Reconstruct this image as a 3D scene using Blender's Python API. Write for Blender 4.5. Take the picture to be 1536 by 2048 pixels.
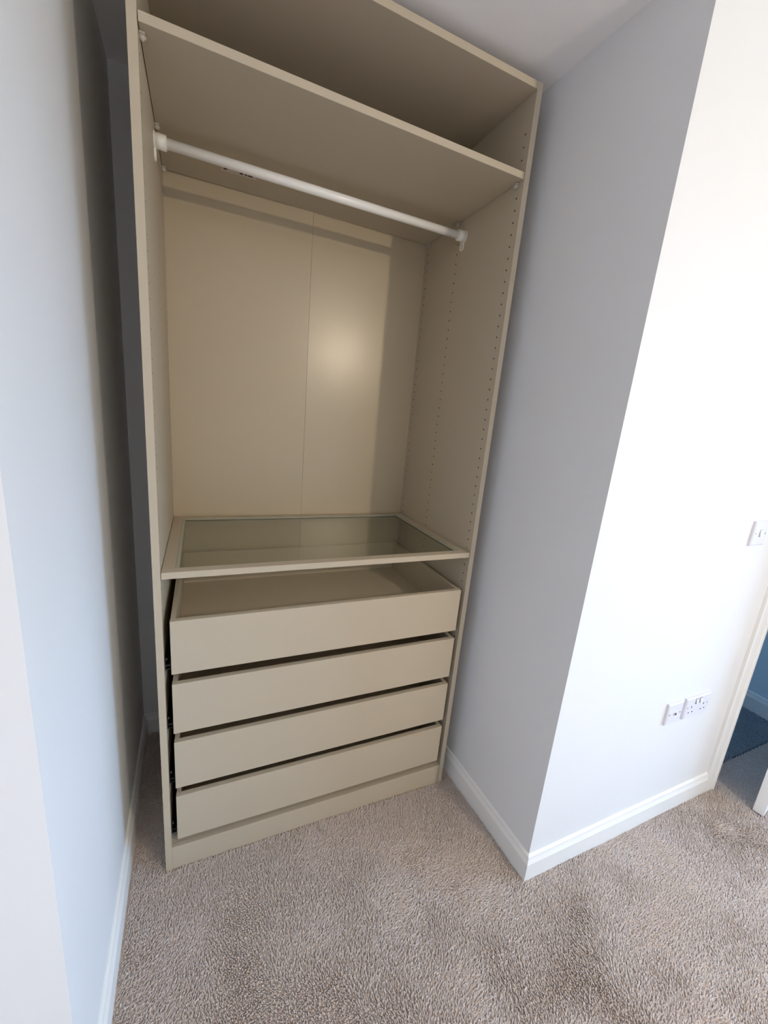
import bpy, bmesh, math
import numpy as np
from mathutils import Matrix, Vector

scene = bpy.context.scene
COL = scene.collection
for o in list(bpy.data.objects):
    bpy.data.objects.remove(o, do_unlink=True)

# ------------------------------------------------------------------ camera
F_PX = 812.885
cam_data = bpy.data.cameras.new('camera')
cam_data.sensor_fit = 'HORIZONTAL'
cam_data.sensor_width = 36.0
cam_data.lens = 36.0 * F_PX / 1536.0
cam_data.clip_start = 0.02
cam = bpy.data.objects.new('camera', cam_data)
COL.objects.link(cam)
R_ = Vector((0.9135692, -0.3971183, 0.0876834))
U_ = Vector((0.0140438, 0.2462833, 0.9690961))
F_ = Vector((0.4064407, 0.8841050, -0.2305739))
cam.matrix_world = Matrix((
    (R_.x, U_.x, -F_.x, 0.120976),
    (R_.y, U_.y, -F_.y, -1.110716),
    (R_.z, U_.z, -F_.z, 1.435710),
    (0, 0, 0, 1)))
scene.camera = cam

# ------------------------------------------------------------------ sky, exposure
SKY_STRENGTH = 26.0
LAMP_POS = (1.62, -2.50, 2.07)
LAMP_WATTS = 84.0
LAMP_COLOR = (1.0, 0.86, 0.64)

world = bpy.data.worlds.new('sky')
scene.world = world
world.use_nodes = True
nt = world.node_tree
nt.nodes.clear()
wo = nt.nodes.new('ShaderNodeOutputWorld')
bg = nt.nodes.new('ShaderNodeBackground')
tc = nt.nodes.new('ShaderNodeTexCoord')
sx = nt.nodes.new('ShaderNodeSeparateXYZ')
rp = nt.nodes.new('ShaderNodeValToRGB')
mp = nt.nodes.new('ShaderNodeMapRange')
mp.inputs['From Min'].default_value = -1.0
mp.inputs['From Max'].default_value = 1.0
nt.links.new(tc.outputs['Generated'], sx.inputs[0])
nt.links.new(sx.outputs['Z'], mp.inputs['Value'])
nt.links.new(mp.outputs[0], rp.inputs[0])
rp.color_ramp.elements[0].position = 0.485
rp.color_ramp.elements[0].color = (0.10, 0.11, 0.10, 1)      # ground outside
rp.color_ramp.elements[1].position = 0.515
rp.color_ramp.elements[1].color = (0.43, 0.73, 1.15, 1)       # pale overcast blue
nt.links.new(rp.outputs[0], bg.inputs['Color'])
bg.inputs['Strength'].default_value = SKY_STRENGTH
nt.links.new(bg.outputs[0], wo.inputs['Surface'])

def portal(name, loc, rot, sx_, sy_):
    l = bpy.data.lights.new(name, 'AREA')
    l.shape = 'RECTANGLE'
    l.size = sx_
    l.size_y = sy_
    l.cycles.is_portal = True
    o = bpy.data.objects.new(name, l)
    o.location = loc
    o.rotation_euler = rot
    COL.objects.link(o)
    return o

WX, WY0, WY1, WZ0, WZ1 = 5.20, -3.95, -1.15, 0.75, 2.15     # bedroom window
portal('window_portal', (WX + 0.02, (WY0 + WY1) / 2, (WZ0 + WZ1) / 2), (0, math.pi / 2, 0), WZ1 - WZ0, WY1 - WY0)

vs = scene.view_settings
scene.display_settings.display_device = 'sRGB'
vs.view_transform = 'Standard'
vs.look = 'None'
vs.exposure = -0.33
vs.gamma = 1.0
vs.use_curve_mapping = False
cy = scene.cycles
cy.use_denoising = True
cy.max_bounces = 12
cy.diffuse_bounces = 8
cy.glossy_bounces = 4
cy.transparent_max_bounces = 12
cy.sample_clamp_indirect = 8.0

# ------------------------------------------------------------------ materials
def srgb(r, g, b):
    f = lambda c: (c / 255 / 12.92) if c / 255 <= 0.04045 else ((c / 255 + 0.055) / 1.055) ** 2.4
    return (f(r), f(g), f(b), 1)

def material(name, col, rough=0.5, metallic=0.0, spec=0.5, noise=None, bump=None, var=0.0):
    """procedural principled material: noise=(scale) colour variation var; bump=(scale,strength,distance)"""
    m = bpy.data.materials.new(name)
    m.use_nodes = True
    t = m.node_tree
    b = t.nodes['Principled BSDF']
    b.inputs['Base Color'].default_value = col
    b.inputs['Roughness'].default_value = rough
    b.inputs['Metallic'].default_value = metallic
    b.inputs['Specular IOR Level'].default_value = spec
    c = t.nodes.new('ShaderNodeTexCoord')
    if noise:
        n = t.nodes.new('ShaderNodeTexNoise')
        n.inputs['Scale'].default_value = noise
        n.inputs['Detail'].default_value = 3
        t.links.new(c.outputs['Object'], n.inputs['Vector'])
        mr = t.nodes.new('ShaderNodeMix')
        mr.data_type = 'RGBA'
        mr.inputs[6].default_value = tuple(x * (1 - var) for x in col[:3]) + (1,)
        mr.inputs[7].default_value = tuple(min(1, x * (1 + var)) for x in col[:3]) + (1,)
        t.links.new(n.outputs['Fac'], mr.inputs[0])
        t.links.new(mr.outputs[2], b.inputs['Base Color'])
    if bump:
        n2 = t.nodes.new('ShaderNodeTexNoise')
        n2.inputs['Scale'].default_value = bump[0]
        n2.inputs['Detail'].default_value = 2
        t.links.new(c.outputs['Object'], n2.inputs['Vector'])
        bp = t.nodes.new('ShaderNodeBump')
        bp.inputs['Strength'].default_value = bump[1]
        bp.inputs['Distance'].default_value = bump[2]
        t.links.new(n2.outputs['Fac'], bp.inputs['Height'])
        t.links.new(bp.outputs[0], b.inputs['Normal'])
    return m

M = {}
M['paint'] = material('matt_white_paint', srgb(230, 231, 232), 0.75, spec=0.25, noise=6, var=0.012, bump=(900, 0.12, 0.0006))
M['ceil'] = material('ceiling_white_paint', srgb(250, 248, 248), 0.85, spec=0.15, noise=5, var=0.012, bump=(800, 0.1, 0.0006))
M['gloss'] = material('satin_white_wood_paint', srgb(240, 240, 238), 0.35, noise=9, var=0.01, bump=(260, 0.05, 0.0004))
M['foil'] = material('grey_beige_foil', srgb(187, 175, 154), 0.50, spec=0.25, noise=700, var=0.035, bump=(1400, 0.08, 0.0003))
M['foil_back'] = material('grey_beige_back_foil', srgb(186, 172, 146), 0.275, spec=0.5, noise=700, var=0.03, bump=(1500, 0.10, 0.0003))
M['hallpaint_coollit'] = material('hall_paint_cool_light_tint', srgb(212, 232, 241), 0.75, spec=0.25, noise=6, var=0.012, bump=(900, 0.12, 0.0006))  # blue of the cool hall light mixed into the wall colour
M['hole'] = material('drilled_chipboard', srgb(30, 25, 20), 0.9, noise=900, var=0.2)
M['steel'] = material('galvanised_steel', srgb(190, 192, 196), 0.35, metallic=1.0, noise=60, var=0.05)
M['runner'] = material('dark_runner_steel', srgb(60, 62, 66), 0.45, metallic=0.8, noise=60, var=0.05)
M['rail'] = material('white_lacquered_steel', srgb(251, 250, 246), 0.22, noise=50, var=0.01)
M['bracket'] = material('white_plastic', srgb(236, 232, 222), 0.4, noise=80, var=0.01)
M['pin'] = material('clear_grey_plastic_pin', srgb(186, 178, 164), 0.35, noise=90, var=0.03)
M['switch'] = material('white_moulded_plastic', srgb(226, 226, 234), 0.35, noise=70, var=0.01)
M['dark'] = material('dark_recess', srgb(38, 38, 42), 0.7, noise=200, var=0.1)
M['gasket'] = material('pale_glass_edge_strip', srgb(170, 172, 156), 0.35, noise=120, var=0.03)
M['carpet'] = None
M['sticker'] = material('paper_sticker', srgb(205, 196, 190), 0.6, noise=100, var=0.02)
M['print'] = material('black_print', srgb(25, 22, 22), 0.6, noise=100, var=0.02)
M['bar'] = material('dark_threshold_strip', srgb(78, 84, 90), 0.5, metallic=0.2, noise=60, var=0.1)
M['upvc'] = material('white_window_plastic', srgb(240, 240, 240), 0.3, noise=30, var=0.01)

def glass_material(name, tint):
    m = bpy.data.materials.new(name)
    m.use_nodes = True
    t = m.node_tree
    t.nodes.clear()
    out = t.nodes.new('ShaderNodeOutputMaterial')
    tr = t.nodes.new('ShaderNodeBsdfTransparent')
    tr.inputs['Color'].default_value = tint
    gl = t.nodes.new('ShaderNodeBsdfGlossy')
    gl.inputs['Roughness'].default_value = 0.02
    lw = t.nodes.new('ShaderNodeLayerWeight')      # Schlick reflectance, the same from both faces
    lw.inputs['Blend'].default_value = 0.5
    pw = t.nodes.new('ShaderNodeMath'); pw.operation = 'POWER'
    pw.inputs[1].default_value = 5.0
    fr = t.nodes.new('ShaderNodeMath'); fr.operation = 'MULTIPLY_ADD'
    fr.inputs[1].default_value = 0.96
    fr.inputs[2].default_value = 0.04
    t.links.new(lw.outputs['Facing'], pw.inputs[0])
    t.links.new(pw.outputs[0], fr.inputs[0])
    mx = t.nodes.new('ShaderNodeMixShader')
    t.links.new(fr.outputs[0], mx.inputs[0])
    t.links.new(tr.outputs[0], mx.inputs[1])
    t.links.new(gl.outputs[0], mx.inputs[2])
    t.links.new(mx.outputs[0], out.inputs['Surface'])
    return m
M['glass'] = glass_material('tinted_shelf_glass', (0.88, 0.895, 0.86, 1))
M['pane'] = glass_material('clear_window_glass', (0.965, 0.97, 0.97, 1))

def carpet_material(name, dark, light):
    m = bpy.data.materials.new(name)
    m.use_nodes = True
    t = m.node_tree
    b = t.nodes['Principled BSDF']
    b.inputs['Roughness'].default_value = 0.9
    b.inputs['Specular IOR Level'].default_value = 0.15
    b.inputs['Sheen Weight'].default_value = 0.25
    b.inputs['Sheen Roughness'].default_value = 0.5
    c = t.nodes.new('ShaderNodeTexCoord')
    n = t.nodes.new('ShaderNodeTexNoise')
    n.inputs['Scale'].default_value = 420
    n.inputs['Detail'].default_value = 3
    t.links.new(c.outputs['Object'], n.inputs['Vector'])
    r = t.nodes.new('ShaderNodeValToRGB')
    r.color_ramp.elements[0].position = 0.32
    r.color_ramp.elements[0].color = dark
    r.color_ramp.elements[1].position = 0.68
    r.color_ramp.elements[1].color = light
    t.links.new(n.outputs['Fac'], r.inputs[0])
    t.links.new(r.outputs[0], b.inputs['Base Color'])
    return m
M['carpet'] = carpet_material('beige_cut_pile_carpet', srgb(182, 167, 159), srgb(232, 221, 214))
M['hallcarpet_shaded'] = carpet_material('hall_carpet_shade_tint', srgb(116, 128, 138), srgb(150, 163, 173))  # darker and bluer: the hall's dim cool light is put into the carpet colour

# ------------------------------------------------------------------ mesh helpers
def link(name, me, mat, parent=None):
    o = bpy.data.objects.new(name, me)
    COL.objects.link(o)
    mats = mat if isinstance(mat, (list, tuple)) else [mat]
    if not me.materials:
        for k in mats:
            me.materials.append(M[k])
    if parent is not None:
        o.parent = parent
    return o

def obj(name, bm, mat, parent=None, smooth=False):
    bmesh.ops.recalc_face_normals(bm, faces=bm.faces)
    me = bpy.data.meshes.new(name)
    bm.to_mesh(me)
    bm.free()
    if smooth:
        for p in me.polygons:
            p.use_smooth = True
    return link(name, me, mat, parent)

def box(bm, x0, x1, y0, y1, z0, z1, bevel=0.0, mi=0):
    before = set(bm.faces)
    v = [bm.verts.new((x, y, z)) for x in (x0, x1) for y in (y0, y1) for z in (z0, z1)]
    fs = [bm.faces.new([v[i] for i in q]) for q in
          ((0, 1, 3, 2), (4, 6, 7, 5), (0, 4, 5, 1), (2, 3, 7, 6), (0, 2, 6, 4), (1, 5, 7, 3))]
    if bevel > 0:
        es = list({e for f in fs for e in f.edges})
        bmesh.ops.bevel(bm, geom=es, offset=bevel, segments=1, affect='EDGES', profile=0.5)
    for f in bm.faces:
        if f not in before:
            f.material_index = mi

def boxo(name, x0, x1, y0, y1, z0, z1, mat, parent=None, bevel=0.0):
    bm = bmesh.new()
    box(bm, x0, x1, y0, y1, z0, z1, bevel)
    return obj(name, bm, mat, parent)

def prism(bm, pts, z0, z1):
    a = [bm.verts.new((x, y, z0)) for x, y in pts]
    b = [bm.verts.new((x, y, z1)) for x, y in pts]
    bm.faces.new(a[::-1])
    bm.faces.new(b)
    n = len(pts)
    for i in range(n):
        bm.faces.new((a[i], a[(i + 1) % n], b[(i + 1) % n], b[i]))

def cyl(bm, p0, p1, r0, r1=None, seg=24, caps=True, mi=0):
    r1 = r0 if r1 is None else r1
    p0, p1 = Vector(p0), Vector(p1)
    d = (p1 - p0).normalized()
    a = d.orthogonal().normalized()
    b = d.cross(a)
    A, B = [], []
    for i in range(seg):
        t = 2 * math.pi * i / seg
        w = a * math.cos(t) + b * math.sin(t)
        A.append(bm.verts.new(p0 + w * r0))
        B.append(bm.verts.new(p1 + w * r1))
    for i in range(seg):
        f = bm.faces.new((A[i], A[(i + 1) % seg], B[(i + 1) % seg], B[i]))
        f.smooth = True
        f.material_index = mi
    if caps:
        for L in (A[::-1], B):
            f = bm.faces.new(L)
            f.material_index = mi

def sweep(name, path, profile, mat, parent=None):
    """profile (out, z) swept along a plan polyline; 'out' points to the left of the path direction; mitred corners"""
    bm = bmesh.new()
    P = [Vector(p) for p in path]
    rings = []
    for i, p in enumerate(P):
        ns = []
        if i > 0:
            d = (P[i] - P[i - 1]).normalized(); ns.append(Vector((-d.y, d.x)))
        if i < len(P) - 1:
            d = (P[i + 1] - P[i]).normalized(); ns.append(Vector((-d.y, d.x)))
        n = sum(ns, Vector((0, 0)))
        n = n.normalized()
        k = 1.0 / max(0.2, n.dot(ns[0]))
        rings.append([bm.verts.new((p.x + n.x * k * o_, p.y + n.y * k * o_, z)) for o_, z in profile])
    m = len(profile)
    for a, b in zip(rings[:-1], rings[1:]):
        for j in range(m):
            bm.faces.new((a[j], a[(j + 1) % m], b[(j + 1) % m], b[j]))
    bm.faces.new(rings[0])
    bm.faces.new(rings[-1][::-1])
    return obj(name, bm, mat, parent)

def empty(name, loc=(0, 0, 0)):
    o = bpy.data.objects.new(name, None)
    o.location = loc
    o.empty_display_size = 0.05
    COL.objects.link(o)
    return o

def tag(o, label=None, cat=None, group=None, kind=None):
    if label: o['label'] = label
    if cat: o['category'] = cat
    if group: o['group'] = group
    if kind: o['kind'] = kind
    return o

def struct(o, label=None):
    o['kind'] = 'structure'
    if label: o['label'] = label
    return o

# ------------------------------------------------------------------ the room
ZF = -0.007           # backing level of the carpet; the tips of the pile reach about z = 0.002
CEIL = 2.405
XL = lambda y: -0.1125 - 0.020 * y          # alcove left wall, a touch out of square
XR = lambda y: 1.0625 - 0.030 * y           # alcove right wall
YB = 0.64                                   # alcove back wall
YL = -0.478                                 # front corner of the left wall
YR = -0.402                                 # face of the wall with the sockets
HX = 2.945                                  # hall wall

FLOOR = struct(boxo('floor', -1.7, 5.4, -5.2, -0.345, ZF - 0.1, ZF, 'carpet'))
bm = bmesh.new()
prism(bm, [(XL(YB) - .1, -0.345), (1.3, -0.345), (1.3, YB + .1), (XL(YB) - .1, YB + .1)], ZF - 0.1, ZF)
struct(obj('floor_alcove', bm, 'carpet'))
FLOOR_HALL = struct(boxo('floor_hall', 2.0, 3.1, -0.345, 2.3, ZF - 0.1, ZF, 'hallcarpet_shaded'))
struct(boxo('ceiling', -1.8, 5.5, -5.3, 2.4, CEIL, CEIL + 0.12, 'ceil'))

bm = bmesh.new()
prism(bm, [(XL(YL), YL), (XL(YB), YB), (-1.7, YB), (-1.7, YL)], ZF, CEIL)
struct(obj('wall_left', bm, 'paint'))
struct(boxo('wall_back', -1.7, 2.05, YB, YB + 0.12, ZF, CEIL, 'paint'))
bm = bmesh.new()
prism(bm, [(XR(YR), YR), (2.105, YR), (2.105, YB), (XR(YB), YB)], ZF, CEIL)
struct(obj('wall_right', bm, 'paint'))
DZ = 2.02                                   # door head
bm = bmesh.new()
box(bm, 2.105, 2.93, YR, YR + 0.11, DZ, CEIL)
box(bm, 2.93, 5.20, YR, YR + 0.11, ZF, CEIL)
struct(obj('wall_door', bm, 'paint'))
struct(boxo('wall_hall', HX, HX + 0.1, YR + 0.11, 2.2, ZF, CEIL, 'hallpaint_coollit'))
HW0, HW1, HZ0, HZ1 = 2.35, 2.80, 1.30, 2.0   # small unseen window, added at the far end to light the hall
bm = bmesh.new()
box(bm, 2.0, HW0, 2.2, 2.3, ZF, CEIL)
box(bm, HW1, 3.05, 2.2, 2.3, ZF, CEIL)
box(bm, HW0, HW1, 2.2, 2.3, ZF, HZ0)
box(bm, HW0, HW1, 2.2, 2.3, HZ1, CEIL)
struct(obj('wall_hall_end', bm, 'hallpaint_coollit'))
struct(boxo('wall_hall_left', 2.005, 2.105, YB, 2.2, ZF, CEIL, 'hallpaint_coollit'))
portal('added_hall_portal', ((HW0 + HW1) / 2, 2.24, (HZ0 + HZ1) / 2), (-math.pi / 2, 0, 0), HW1 - HW0, HZ1 - HZ0)
struct(boxo('wall_rear', -1.7, 5.3, -5.2, -5.08, ZF, CEIL, 'paint'))
struct(boxo('wall_side', -1.82, -1.7, -5.2, YL, ZF, CEIL, 'paint'))
bm = bmesh.new()
box(bm, WX, WX + 0.12, -5.2, WY0, ZF, CEIL)
box(bm, WX, WX + 0.12, WY1, YR + 0.11, ZF, CEIL)
box(bm, WX, WX + 0.12, WY0, WY1, ZF, WZ0)
box(bm, WX, WX + 0.12, WY0, WY1, WZ1, CEIL)
struct(obj('wall_window', bm, 'paint'))

def window(name, x0, x1, y0, y1, z0, z1, along):
    """frame round the opening, one mullion, panes as parts"""
    w = empty(name, ((x0 + x1) / 2, (y0 + y1) / 2, z0))
    struct(w)
    off = Vector(w.location)
    def part(nm, a0, a1, c0, c1, mat, d0, d1):
        if along == 'y':
            o = boxo(nm, d0 - off.x, d1 - off.x, a0 - off.y, a1 - off.y, c0 - off.z, c1 - off.z, mat, w)
        else:
            o = boxo(nm, a0 - off.x, a1 - off.x, d0 - off.y, d1 - off.y, c0 - off.z, c1 - off.z, mat, w)
        return o
    A0, A1, D0, D1 = (y0, y1, x0, x1) if along == 'y' else (x0, x1, y0, y1)
    t = 0.045
    part('window_frame', A0, A0 + t, z0, z1, 'upvc', D0, D1)
    part('window_frame', A1 - t, A1, z0, z1, 'upvc', D0, D1)
    part('window_frame', A0 + t, A1 - t, z0, z0 + t, 'upvc', D0, D1)
    part('window_frame', A0 + t, A1 - t, z1 - t, z1, 'upvc', D0, D1)
    mid = (A0 + A1) / 2
    if A1 - A0 > 1:
        part('mullion', mid - t / 2, mid + t / 2, z0 + t, z1 - t, 'upvc', D0, D1)
        panes = ((A0 + t, mid - t / 2), (mid + t / 2, A1 - t))
    else:
        panes = ((A0 + t, A1 - t),)
    dm = (D0 + D1) / 2
    for a, b in panes:
        part('pane', a, b, z0 + t, z1 - t, 'pane', dm - 0.002, dm + 0.002)
    return w
window('window_1', WX + 0.04, WX + 0.10, WY0, WY1, WZ0, WZ1, 'y')
window('added_hall_window', HW0, HW1, 2.26, 2.30, HZ0, HZ1, 'x')  # unseen, put in to give the hall its cool daylight

BB = [(0.0, ZF), (0.0145, ZF), (0.0145, 0.066), (0.0090, 0.0795), (0.0075, 0.0880), (0.0030, 0.0920), (0.0, 0.0925)]
struct(sweep('baseboard_left', [(XL(YB), YB - 0.0146), (XL(YL), YL), (-1.7, YL)][::-1], [(-a, b) for a, b in BB], 'gloss'))
struct(sweep('baseboard_back', [(XL(YB) + 0.0005, YB), (XR(YB) - 0.0005, YB)], [(-a, b) for a, b in BB], 'gloss'))
struct(sweep('baseboard_right', [(XR(YB), YB - 0.0146), (XR(YR), YR), (2.053, YR)], [(-a, b) for a, b in BB], 'gloss'))
struct(sweep('baseboard_hall', [(HX, YR + 0.111), (HX, 2.19)], BB and [(a, b * 1.12) for a, b in BB], 'gloss'))

# door casing: moulded architrave (left leg and head in view of the room), lining, ajar leaf
AR = [(0.0, 0.0), (0.064, 0.0), (0.064, 0.011), (0.058, 0.0135), (0.046, 0.015), (0.030, 0.0155), (0.016, 0.0125), (0.010, 0.018), (0.0, 0.018)]
frame = empty('trim_1', (2.12, YR, ZF)); struct(frame, 'white moulded architrave round the doorway')
def leg(name, x_inner, sgn):
    bm = bmesh.new()
    # profile: along x away from the opening, thickness towards the room (-y)
    ring0 = [bm.verts.new((x_inner + sgn * a - 2.12, -b, 0.0)) for a, b in AR]
    ring1 = [bm.verts.new((x_inner + sgn * a - 2.12, -b, DZ - ZF + (a))) for a, b in AR]
    n = len(AR)
    for j in range(n):
        bm.faces.new((ring0[j], ring0[(j + 1) % n], ring1[(j + 1) % n], ring1[j]))
    bm.faces.new(ring0); bm.faces.new(ring1[::-1])
    return obj(name, bm, 'gloss', frame)
leg('architrave', 2.117, -1)
leg('architrave', 2.918, 1)
bm = bmesh.new()
r0 = [bm.verts.new((2.117 - a - 2.12, -b, DZ - ZF + a)) for a, b in AR]
r1 = [bm.verts.new((2.918 + a - 2.12, -b, DZ - ZF + a)) for a, b in AR]
for j in range(len(AR)):
    k = (j + 1) % len(AR)
    bm.faces.new((r0[j], r0[k], r1[k], r1[j]))
bm.faces.new(r0); bm.faces.new(r1[::-1])
obj('architrave', bm, 'gloss', frame)
boxo('door_lining', 2.105 - 2.12, 2.123 - 2.12, 0.0, 0.11, 0, DZ - ZF - 0.02, 'gloss', frame)
boxo('door_lining', 2.912 - 2.12, 2.93 - 2.12, 0.0, 0.11, 0, DZ - ZF - 0.02, 'gloss', frame)
boxo('door_lining', 2.105 - 2.12, 2.93 - 2.12, 0.0, 0.11, DZ - ZF - 0.02, DZ - ZF, 'gloss', frame)

door = empty('door_1', (2.905, YR - 0.005, 0.006)); struct(door, 'white bedroom door standing slightly ajar')
door.rotation_euler = (0, 0, math.radians(10.0))
DW = 0.762
boxo('door_leaf', -DW, 0, -0.035, 0.0, 0, 1.985, 'gloss', door, bevel=0.0012)
for yy, s in ((-0.035, -1), (0.0, 1)):
    bm = bmesh.new()
    cyl(bm, (-DW + 0.06, yy, 0.99), (-DW + 0.06, yy + s * 0.008, 0.99), 0.026)
    cyl(bm, (-DW + 0.06, yy + s * 0.008, 0.99), (-DW + 0.06, yy + s * 0.05, 0.99), 0.009)
    cyl(bm, (-DW + 0.052, yy + s * 0.05, 0.99), (-DW + 0.175, yy + s * 0.05, 0.99), 0.0095)
    obj('door_handle', bm, 'steel', door)
bm = bmesh.new()
box(bm, 2.124, 2.911, -0.350, -0.343, ZF, 0.0005, bevel=0.001)
struct(obj('trim_2', bm, 'bar'), 'dark carpet joining strip in the doorway')

# ------------------------------------------------------------------ carpet pile
def smooth_noise(x, y, scale, seed):
    rng = np.random.RandomState(seed)
    G = rng.uniform(-1, 1, (64, 64))
    u = (x / scale + 7.3) % 62; v = (y / scale + 11.9) % 62
    i = u.astype(int); j = v.astype(int)
    fu = u - i; fv = v - j
    fu = fu * fu * (3 - 2 * fu); fv = fv * fv * (3 - 2 * fv)
    return (G[i, j] * (1 - fu) * (1 - fv) + G[i + 1, j] * fu * (1 - fv) + G[i, j + 1] * (1 - fu) * fv + G[i + 1, j + 1] * fu * fv)

def carpet_pile(name, x0, x1, y0, y1, step, keep, seed, mat='carpet'):
    rng = np.random.RandomState(seed)
    gx, gy = np.meshgrid(np.arange(x0, x1, step), np.arange(y0, y1, step), indexing='ij')
    x = (gx + rng.uniform(-.5, .5, gx.shape) * step).ravel()
    y = (gy + rng.uniform(-.5, .5, gy.shape) * step).ravel()
    k = keep(x, y)
    x, y = x[k], y[k]
    n = len(x)
    # nap: tufts lean one way, with brushed patches where feet and the vacuum turned them
    a = 1.2 + 2.0 * smooth_noise(x, y, 0.30, 1) + 1.6 * smooth_noise(x, y, 0.11, 2) + 0.5 * smooth_noise(x, y, 0.035, 5)
    lean = 0.0060 + 0.0030 * smooth_noise(x, y, 0.10, 3) + rng.uniform(-.0018, .0018, n)
    ang = a + rng.normal(0, 0.55, n)
    h = 0.0085 + 0.0012 * smooth_noise(x, y, 0.05, 4) + rng.uniform(-.0013, .0013, n)
    r = step * rng.uniform(0.62, 0.85, n)
    rot = rng.uniform(0, 2 * math.pi, n)
    V = np.zeros((n, 6, 3), np.float32)
    for c in range(3):
        t = rot + c * 2 * math.pi / 3
        V[:, c, 0] = x + r * np.cos(t); V[:, c, 1] = y + r * np.sin(t); V[:, c, 2] = ZF - 0.001
        V[:, 3 + c, 0] = x + lean * np.cos(ang) + 0.48 * r * np.cos(t)
        V[:, 3 + c, 1] = y + lean * np.sin(ang) + 0.48 * r * np.sin(t)
        V[:, 3 + c, 2] = ZF + h + rng.uniform(-.0009, .0009, n)
    idx = np.arange(n)[:, None, None] * 6
    T = np.array([[0, 1, 4], [0, 4, 3], [1, 2, 5], [1, 5, 4], [2, 0, 3], [2, 3, 5], [3, 4, 5]])[None]
    L = (idx + T).reshape(-1).astype(np.int32)
    me = bpy.data.meshes.new(name)
    nf = n * 7
    me.vertices.add(n * 6); me.vertices.foreach_set('co', V.reshape(-1))
    me.loops.add(nf * 3); me.loops.foreach_set('vertex_index', L)
    me.polygons.add(nf)
    me.polygons.foreach_set('loop_start', np.arange(0, nf * 3, 3, dtype=np.int32))
    me.polygons.foreach_set('loop_total', np.full(nf, 3, np.int32))
    me.update(calc_edges=True)
    return link(name, me, mat)

def keep_room(x, y):
    k = np.ones(len(x), bool)
    k &= ~((x > -0.006) & (x < 1.004) & (y > -0.003))              # under the wardrobe
    k &= ~((y > YL - 0.018) & (x < XL(y) + 0.018))                  # left wall and skirting
    k &= ~((y > YR - 0.018) & (x > XR(y) - 0.018) & (x < 2.124))    # right wall and skirting
    k &= ~((y > -0.352) & (x > 2.0))
    k &= ~((y < -1.0) & (x < 0.25))
    return k
cp = carpet_pile('carpet_pile', -0.12, 2.75, -1.25, 0.62, 0.0042, keep_room, 11)
cp.parent = FLOOR
tag(cp, 'beige cut-pile carpet covering the bedroom floor', kind='stuff')
def keep_hall(x, y):
    return ~((x > HX - 0.017) | (x < 2.125))
ch = carpet_pile('hall_carpet_pile', 2.11, 2.95, -0.341, 0.30, 0.0065, keep_hall, 12, 'hallcarpet_shaded')
ch.parent = FLOOR_HALL
tag(ch, 'carpet in the hall beyond the ajar door, its shade put into the colour', kind='stuff')

# ------------------------------------------------------------------ the wardrobe
W, H, D, T = 0.998, 2.364, 0.580, 0.018
YBK = 0.5745                 # inner face of the back
wd = empty('wardrobe', (0, 0, 0))
tag(wd, 'tall open grey-beige wardrobe frame with shelves, hanging rail and four drawers in alcove', 'wardrobe')

HOLE_Y = (0.0245, 0.326, 0.551)
HOLE_Z = [1.195 + 0.032 * k for k in range(-33, 34)]
def side_panel(right):
    """board with three columns of drilled holes in its inner face"""
    bm = bmesh.new()
    cache = {}
    xi = W - T if right else T
    xo = W if right else 0.0
    s = 1 if right else -1
    def v(x, y, z):
        key = (round(x, 5), round(y, 5), round(z, 5))
        if key not in cache:
            cache[key] = bm.verts.new((x, y, z))
        return cache[key]
    hw, pz = 0.008, 0.016
    ys = [0.0]
    for hy in HOLE_Y:
        ys += [hy - hw, hy + hw]
    ys.append(D)
    zs = [ZF] + [z - pz for z in HOLE_Z] + [HOLE_Z[-1] + pz, H]
    N = 8
    for a in range(len(ys) - 1):
        col = a % 2 == 1
        for b in range(len(zs) - 1):
            y0, y1, z0, z1 = ys[a], ys[a + 1], zs[b], zs[b + 1]
            if col and 1 <= b <= len(HOLE_Z):
                cy_, cz = (y0 + y1) / 2, (z0 + z1) / 2
                ring, deep = [], []
                for i in range(N):
                    t = 2 * math.pi * (i + .5) / N
                    ring.append(v(xi, cy_ + .0026 * math.cos(t), cz + .0026 * math.sin(t)))
                    deep.append(v(xi + s * .010, cy_ + .0026 * math.cos(t), cz + .0026 * math.sin(t)))
                cor = [v(xi, y1, z1), v(xi, y0, z1), v(xi, y0, z0), v(xi, y1, z0)]
                for q in range(4):
                    i0, i1 = (2 * q) % N, (2 * q + 1) % N
                    bm.faces.new((cor[q], ring[i1], ring[i0]))
                    bm.faces.new((cor[q], cor[(q + 1) % 4], ring[(2 * q + 2) % N], ring[i1]))
                for i in range(N):
                    f = bm.faces.new((ring[i], ring[(i + 1) % N], deep[(i + 1) % N], deep[i]))
                    f.material_index = 1
                f = bm.faces.new(deep); f.material_index = 1
            else:
                bm.faces.new((v(xi, y0, z0), v(xi, y1, z0), v(xi, y1, z1), v(xi, y0, z1)))
    # remaining five sides
    fz = [v(xi, 0, z) for z in zs]; bz = [v(xi, D, z) for z in zs]
    o0, o1, o2, o3 = v(xo, 0, ZF), v(xo, D, ZF), v(xo, D, H), v(xo, 0, H)
    bm.faces.new((o0, o1, o2, o3))
    bm.faces.new(fz + [o3, o0])
    bm.faces.new(bz + [o2, o1])
    bm.faces.new([v(xi, y, ZF) for y in ys] + [o1, o0])
    bm.faces.new([v(xi, y, H) for y in ys] + [o2, o3])
    return obj('side_panel', bm, ['foil', 'hole'], wd)
side_panel(False)
side_panel(True)
boxo('top_panel', T, W - T, 0.0005, YBK, H - T, H, 'foil', wd, bevel=0.0006)
boxo('bottom_panel', T, W - T, 0.020, YBK, 0.064, 0.083, 'foil', wd)
boxo('plinth', T, W - T, 0.0025, 0.0195, ZF, 0.083, 'foil', wd, bevel=0.0006)
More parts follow.
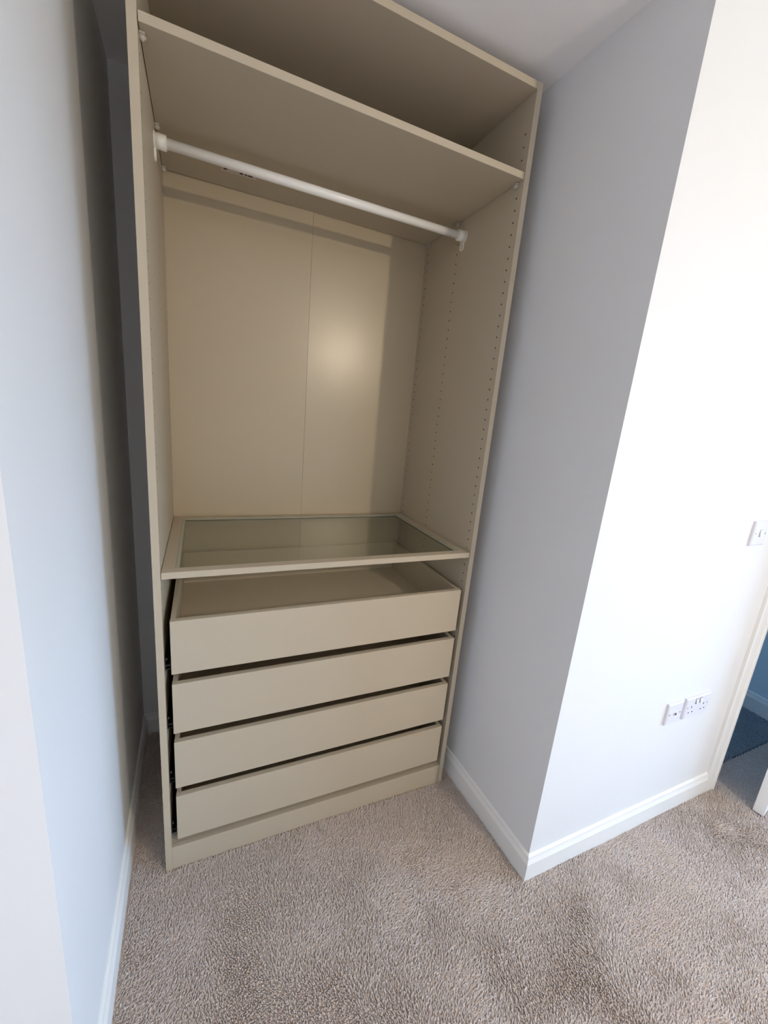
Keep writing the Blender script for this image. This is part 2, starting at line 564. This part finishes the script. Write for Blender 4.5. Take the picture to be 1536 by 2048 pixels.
# folded hardboard back: two leaves, hinged at the middle and not quite in one plane
def back_leaf(x0, x1, ya, yb):
    bm = bmesh.new()
    prism(bm, [(x0, ya), (x1, yb), (x1, yb + 0.0045), (x0, ya + 0.0045)], 0.083, H - T)
    return obj('back_panel', bm, 'foil_back', wd)
back_leaf(T, 0.5035, YBK + 0.0045, YBK - 0.0040)
back_leaf(0.5045, W - T, YBK - 0.0030, YBK + 0.0005)

# fixed-height top shelf with its support pins and sticker
SZ = 2.148
sh = boxo('shelf', T + 0.0015, W - T - 0.0015, 0.001, YBK - 0.0045, SZ - T, SZ, 'foil', wd, bevel=0.0006)
def pin(x, s, y, z, parent):
    bm = bmesh.new()
    cyl(bm, (x, y, z), (x + s * 0.010, y, z), 0.0062, 0.0055, 12)
    box(bm, min(x, x + s * 0.011), max(x, x + s * 0.011), y - 0.007, y + 0.007, z + 0.0035, z + 0.0075, 0.001)
    cyl(bm, (x + s * 0.010, y, z), (x + s * 0.0125, y, z), 0.0032, 0.0028, 10)
    return obj('shelf_pin', bm, 'pin', parent)
for x, s in ((T, 1), (W - T, -1)):
    for y in HOLE_Y:
        pin(x, s, y + 0.004, SZ - T - 0.0078, sh)
bm = bmesh.new()
box(bm, 0.187, 0.290, 0.446, 0.468, SZ - T - 0.0004, SZ - T, mi=0)
for a, b in ((0.193, 0.203), (0.240, 0.250), (0.256, 0.262), (0.265, 0.279)):
    box(bm, a, b, 0.449, 0.457, SZ - T - 0.0006, SZ - T - 0.0003, mi=1)
tag(obj('sticker', bm, ['sticker', 'print'], sh), 'pale sticker with small dark print')

# clothes rail on two looped brackets
RY, RZ = 0.289, 2.0725
bm = bmesh.new()
cyl(bm, (T + 0.012, RY, RZ), (W - T - 0.012, RY, RZ), 0.0127, seg=40)
rail = obj('clothes_rail', bm, 'rail', wd)
tag(rail, 'white metal hanging rail')
def bracket(x, s):
    bm = bmesh.new()
    cyl(bm, (x, RY, RZ), (x + s * 0.028, RY, RZ), 0.0178, 0.0172, 32)
    cyl(bm, (x + s * 0.028, RY, RZ), (x + s * 0.0295, RY, RZ), 0.0172, 0.0160, 32)
    cyl(bm, (x, RY, RZ), (x + s * 0.003, RY, RZ), 0.0200, 0.0196, 32)
    # looped lug below with a slot
    t0, t1 = x, x + s * 0.0045
    outer, inner = [], []
    n = 20
    for i in range(n):
        t = 2 * math.pi * i / n
        c, z = math.cos(t), math.sin(t)
        zc = RZ - 0.026
        off = 0.007 if z > 0 else -0.007
        outer.append((RY + 0.006 + 0.0110 * c, zc + off + 0.0105 * z))
        inner.append((RY + 0.006 + 0.0055 * c, zc - 0.003 + off * 0.80 + 0.0055 * z))
    vo = [[bm.verts.new((tx, a, b)) for a, b in outer] for tx in (t0, t1)]
    vi = [[bm.verts.new((tx, a, b)) for a, b in inner] for tx in (t0, t1)]
    for i in range(n):
        j = (i + 1) % n
        bm.faces.new((vo[0][i], vo[0][j], vo[1][j], vo[1][i]))
        bm.faces.new((vi[0][i], vi[1][i], vi[1][j], vi[0][j]))
        bm.faces.new((vo[1][i], vo[1][j], vi[1][j], vi[1][i]))
        bm.faces.new((vo[0][i], vi[0][i], vi[0][j], vo[0][j]))
    return obj('rail_bracket', bm, 'bracket', rail)
bracket(T, 1)
bracket(W - T, -1)

# glass shelf: frame, pale edge strip, pane
GZ = 0.9925
def ring_frame(name, x0, x1, y0, y1, ix0, ix1, iy0, iy1, z0, z1, mat, parent):
    bm = bmesh.new()
    o = [(x0, y0), (x1, y0), (x1, y1), (x0, y1)]
    i = [(ix0, iy0), (ix1, iy0), (ix1, iy1), (ix0, iy1)]
    vo = [[bm.verts.new((a, b, z)) for a, b in o] for z in (z0, z1)]
    vi = [[bm.verts.new((a, b, z)) for a, b in i] for z in (z0, z1)]
    for k in range(4):
        j = (k + 1) % 4
        bm.faces.new((vo[0][k], vo[0][j], vo[1][j], vo[1][k]))
        bm.faces.new((vi[0][k], vi[1][k], vi[1][j], vi[0][j]))
        bm.faces.new((vo[1][k], vo[1][j], vi[1][j], vi[1][k]))
        bm.faces.new((vo[0][k], vi[0][k], vi[0][j], vo[0][j]))
    return obj(name, bm, mat, parent)
gs = ring_frame('glass_shelf', T + 0.0015, W - T - 0.0015, 0.001, YBK - 0.0045, 0.051, 0.947, 0.030, 0.540, GZ - T, GZ, 'foil', wd)
ring_frame('glazing_bead', 0.0505, 0.9475, 0.0295, 0.5405, 0.0605, 0.9375, 0.0345, 0.5295, GZ - T + 0.001, GZ - 0.0096, 'foil', gs)
tag(gs, 'grey-beige framed shelf with clear glass insert')
ring_frame('edge_strip', 0.0515, 0.9465, 0.0305, 0.5395, 0.0605, 0.9375, 0.0345, 0.5295, GZ - 0.0045, GZ - 0.0012, 'gasket', gs)
boxo('glass_pane', 0.056, 0.942, 0.0325, 0.534, GZ - 0.0095, GZ - 0.0055, 'glass', gs)
for x, s in ((T, 1), (W - T, -1)):
    for y in (HOLE_Y[0], HOLE_Y[2]):
        pin(x, s, y + 0.004, GZ - T - 0.0078, gs)

# drawers
DX0, DX1 = 0.035, 0.963
tops = (0.853, 0.660, 0.468, 0.276)
FH = 0.161
ORD = ('topmost drawer under the glass shelf', 'second drawer down', 'third drawer down', 'lowest drawer above the plinth')
for k, zt in enumerate(tops):
    zb = zt - FH
    dr = boxo('drawer', DX0 + 0.012, DX1 - 0.012, 0.016, 0.545, zb + 0.030, zb + 0.036, 'foil', wd)
    dr['label'] = ORD[k]
    boxo('drawer_front', DX0, DX1, -0.001, 0.016, zb, zt, 'foil', dr, bevel=0.0008)
    boxo('drawer_side', DX0 + 0.001, DX0 + 0.013, 0.016, 0.557, zb + 0.022, zt - 0.001, 'foil', dr, bevel=0.0005)
    boxo('drawer_side', DX1 - 0.013, DX1 - 0.001, 0.016, 0.557, zb + 0.022, zt - 0.001, 'foil', dr, bevel=0.0005)
    boxo('drawer_back', DX0 + 0.013, DX1 - 0.013, 0.545, 0.557, zb + 0.022, zt - 0.001, 'foil', dr, bevel=0.0005)
    for x, s in ((T, 1), (W - T, -1)):
        bm = bmesh.new()
        xa, xb = sorted((x, x + s * 0.0022))
        box(bm, xa, xb, 0.020, 0.540, zb + 0.004, zb + 0.046)
        xa, xb = sorted((x + s * 0.0022, x + s * 0.0135))
        box(bm, xa, xb, 0.022, 0.540, zb + 0.004, zb + 0.007)
        box(bm, xa, xb, 0.022, 0.540, zb + 0.014, zb + 0.020)
        obj('runner', bm, 'runner', dr)
        bm = bmesh.new()
        cyl(bm, (x + s * 0.0022, 0.034, zb + 0.030), (x + s * 0.005, 0.034, zb + 0.030), 0.0042, 0.0030, 12)
        obj('screw', bm, 'steel', dr)

# ------------------------------------------------------------------ electrical plates on the right wall
def plate_base(bm, w, h, d=0.0095):
    """bevelled moulded plate, back at y=0, front towards -y"""
    c = 0.004
    b = [(-w / 2, -h / 2), (w / 2, -h / 2), (w / 2, h / 2), (-w / 2, h / 2)]
    f = [(-w / 2 + c, -h / 2 + c), (w / 2 - c, -h / 2 + c), (w / 2 - c, h / 2 - c), (-w / 2 + c, h / 2 - c)]
    A = [bm.verts.new((x, 0, z)) for x, z in b]
    B = [bm.verts.new((x, -d * 0.72, z)) for x, z in b]
    Cc = [bm.verts.new((x, -d, z)) for x, z in f]
    bm.faces.new(A)
    bm.faces.new(Cc)
    for i in range(4):
        j = (i + 1) % 4
        bm.faces.new((A[i], A[j], B[j], B[i]))
        bm.faces.new((B[i], B[j], Cc[j], Cc[i]))

def part_box(name, mat, root, x0, x1, y0, y1, z0, z1, bevel=0.0):
    return boxo(name, x0, x1, y0, y1, z0, z1, mat, root, bevel)

def part_disc(name, mat, root, x, z, r, y0, y1, seg=14):
    bm = bmesh.new()
    cyl(bm, (x, y0, z), (x, y1, z), r, seg=seg)
    return obj(name, bm, mat, root)

def rocker(root, x, z, w, h, d):
    bm = bmesh.new()
    v = [bm.verts.new(p) for p in (
        (x - w / 2, -d, z - h / 2), (x + w / 2, -d, z - h / 2), (x + w / 2, -d, z + h / 2), (x - w / 2, -d, z + h / 2),
        (x - w / 2, -d - 0.0050, z - h / 2 + 0.001), (x + w / 2, -d - 0.0050, z - h / 2 + 0.001),
        (x + w / 2, -d - 0.0012, z + h / 2), (x - w / 2, -d - 0.0012, z + h / 2))]
    for q in ((0, 1, 2, 3), (4, 5, 6, 7), (0, 1, 5, 4), (1, 2, 6, 5), (2, 3, 7, 6), (3, 0, 4, 7)):
        bm.faces.new([v[i] for i in q])
    return obj('rocker', bm, 'switch', root)

d = 0.0095
# aerial outlet
a = empty('aerial_outlet', (1.662, YR, 0.487))
tag(a, 'small square white aerial outlet left of the double power socket', 'wall outlet')
bm = bmesh.new(); plate_base(bm, 0.086, 0.086); obj('face_plate', bm, 'switch', a)
part_disc('screw', 'steel', a, -0.030, 0, 0.0036, -d, -d - 0.0004)
part_disc('screw', 'steel', a, 0.030, 0, 0.0036, -d, -d - 0.0004)
bm = bmesh.new()
cyl(bm, (0, -d, 0), (0, -d - 0.003, 0), 0.0072, 0.0068, 20)
obj('coaxial_collar', bm, 'switch', a)
part_disc('coaxial_core', 'dark', a, 0, 0, 0.0050, -d - 0.003, -d - 0.0034)
# double socket
s2 = empty('power_socket', (1.797, YR, 0.486))
tag(s2, 'double white switched power socket low on the wall near the doorway', 'power socket')
bm = bmesh.new(); plate_base(bm, 0.147, 0.086); obj('face_plate', bm, 'switch', s2)
for cx in (-0.037, 0.037):
    part_box('pin_slot', 'dark', s2, cx - 0.002, cx + 0.002, -d - 0.0003, -d + 0.001, 0.000, 0.008)
    for sx_ in (-0.011, 0.011):
        part_box('pin_slot', 'dark', s2, cx + sx_ - 0.0033, cx + sx_ + 0.0033, -d - 0.0003, -d + 0.001, -0.020, -0.016)
for cx in (-0.012, 0.012):
    part_box('switch_surround', 'dark', s2, cx - 0.0078, cx + 0.0078, -d - 0.0003, -d + 0.001, 0.013, 0.035)
    rocker(s2, cx, 0.024, 0.0125, 0.019, d)
for cx in (-0.060, 0.060):
    part_disc('screw', 'steel', s2, cx, 0.004, 0.0036, -d, -d - 0.0004)
# light switch
ls = empty('light_switch', (1.861, YR, 1.157))
tag(ls, 'square white single rocker light switch higher on the wall beside the architrave', 'light switch')
bm = bmesh.new(); plate_base(bm, 0.086, 0.086); obj('face_plate', bm, 'switch', ls)
part_box('switch_surround', 'dark', ls, -0.0070, 0.0070, -d - 0.0003, -d + 0.001, -0.0125, 0.0125)
rocker(ls, 0, 0, 0.0125, 0.0235, d)
for cx in (-0.030, 0.030):
    part_disc('screw', 'steel', ls, cx, 0, 0.0036, -d, -d - 0.0004)

# ------------------------------------------------------------------ pendant lamp that lights the room
pl = empty('pendant_lamp', (LAMP_POS[0], LAMP_POS[1], CEIL))
tag(pl, 'white ceiling pendant with a bare warm bulb', 'lamp')
zb = LAMP_POS[2] - CEIL
bm = bmesh.new(); cyl(bm, (0, 0, 0), (0, 0, -0.028), 0.042, 0.034, 28); obj('ceiling_rose', bm, 'bracket', pl)
bm = bmesh.new(); cyl(bm, (0, 0, -0.028), (0, 0, zb + 0.115), 0.0032, seg=10); obj('cord', bm, 'bracket', pl)
bm = bmesh.new()
cyl(bm, (0, 0, zb + 0.120), (0, 0, zb + 0.095), 0.010, 0.019, 20)
cyl(bm, (0, 0, zb + 0.095), (0, 0, zb + 0.050), 0.019, 0.019, 20)
obj('bulb_holder', bm, 'bracket', pl)
ld = bpy.data.lights.new('bulb', 'POINT')
ld.energy = LAMP_WATTS
ld.color = LAMP_COLOR
ld.shadow_soft_size = 0.022
lo = bpy.data.objects.new('bulb', ld)
lo.location = (0, 0, zb)
COL.objects.link(lo)
lo.parent = pl
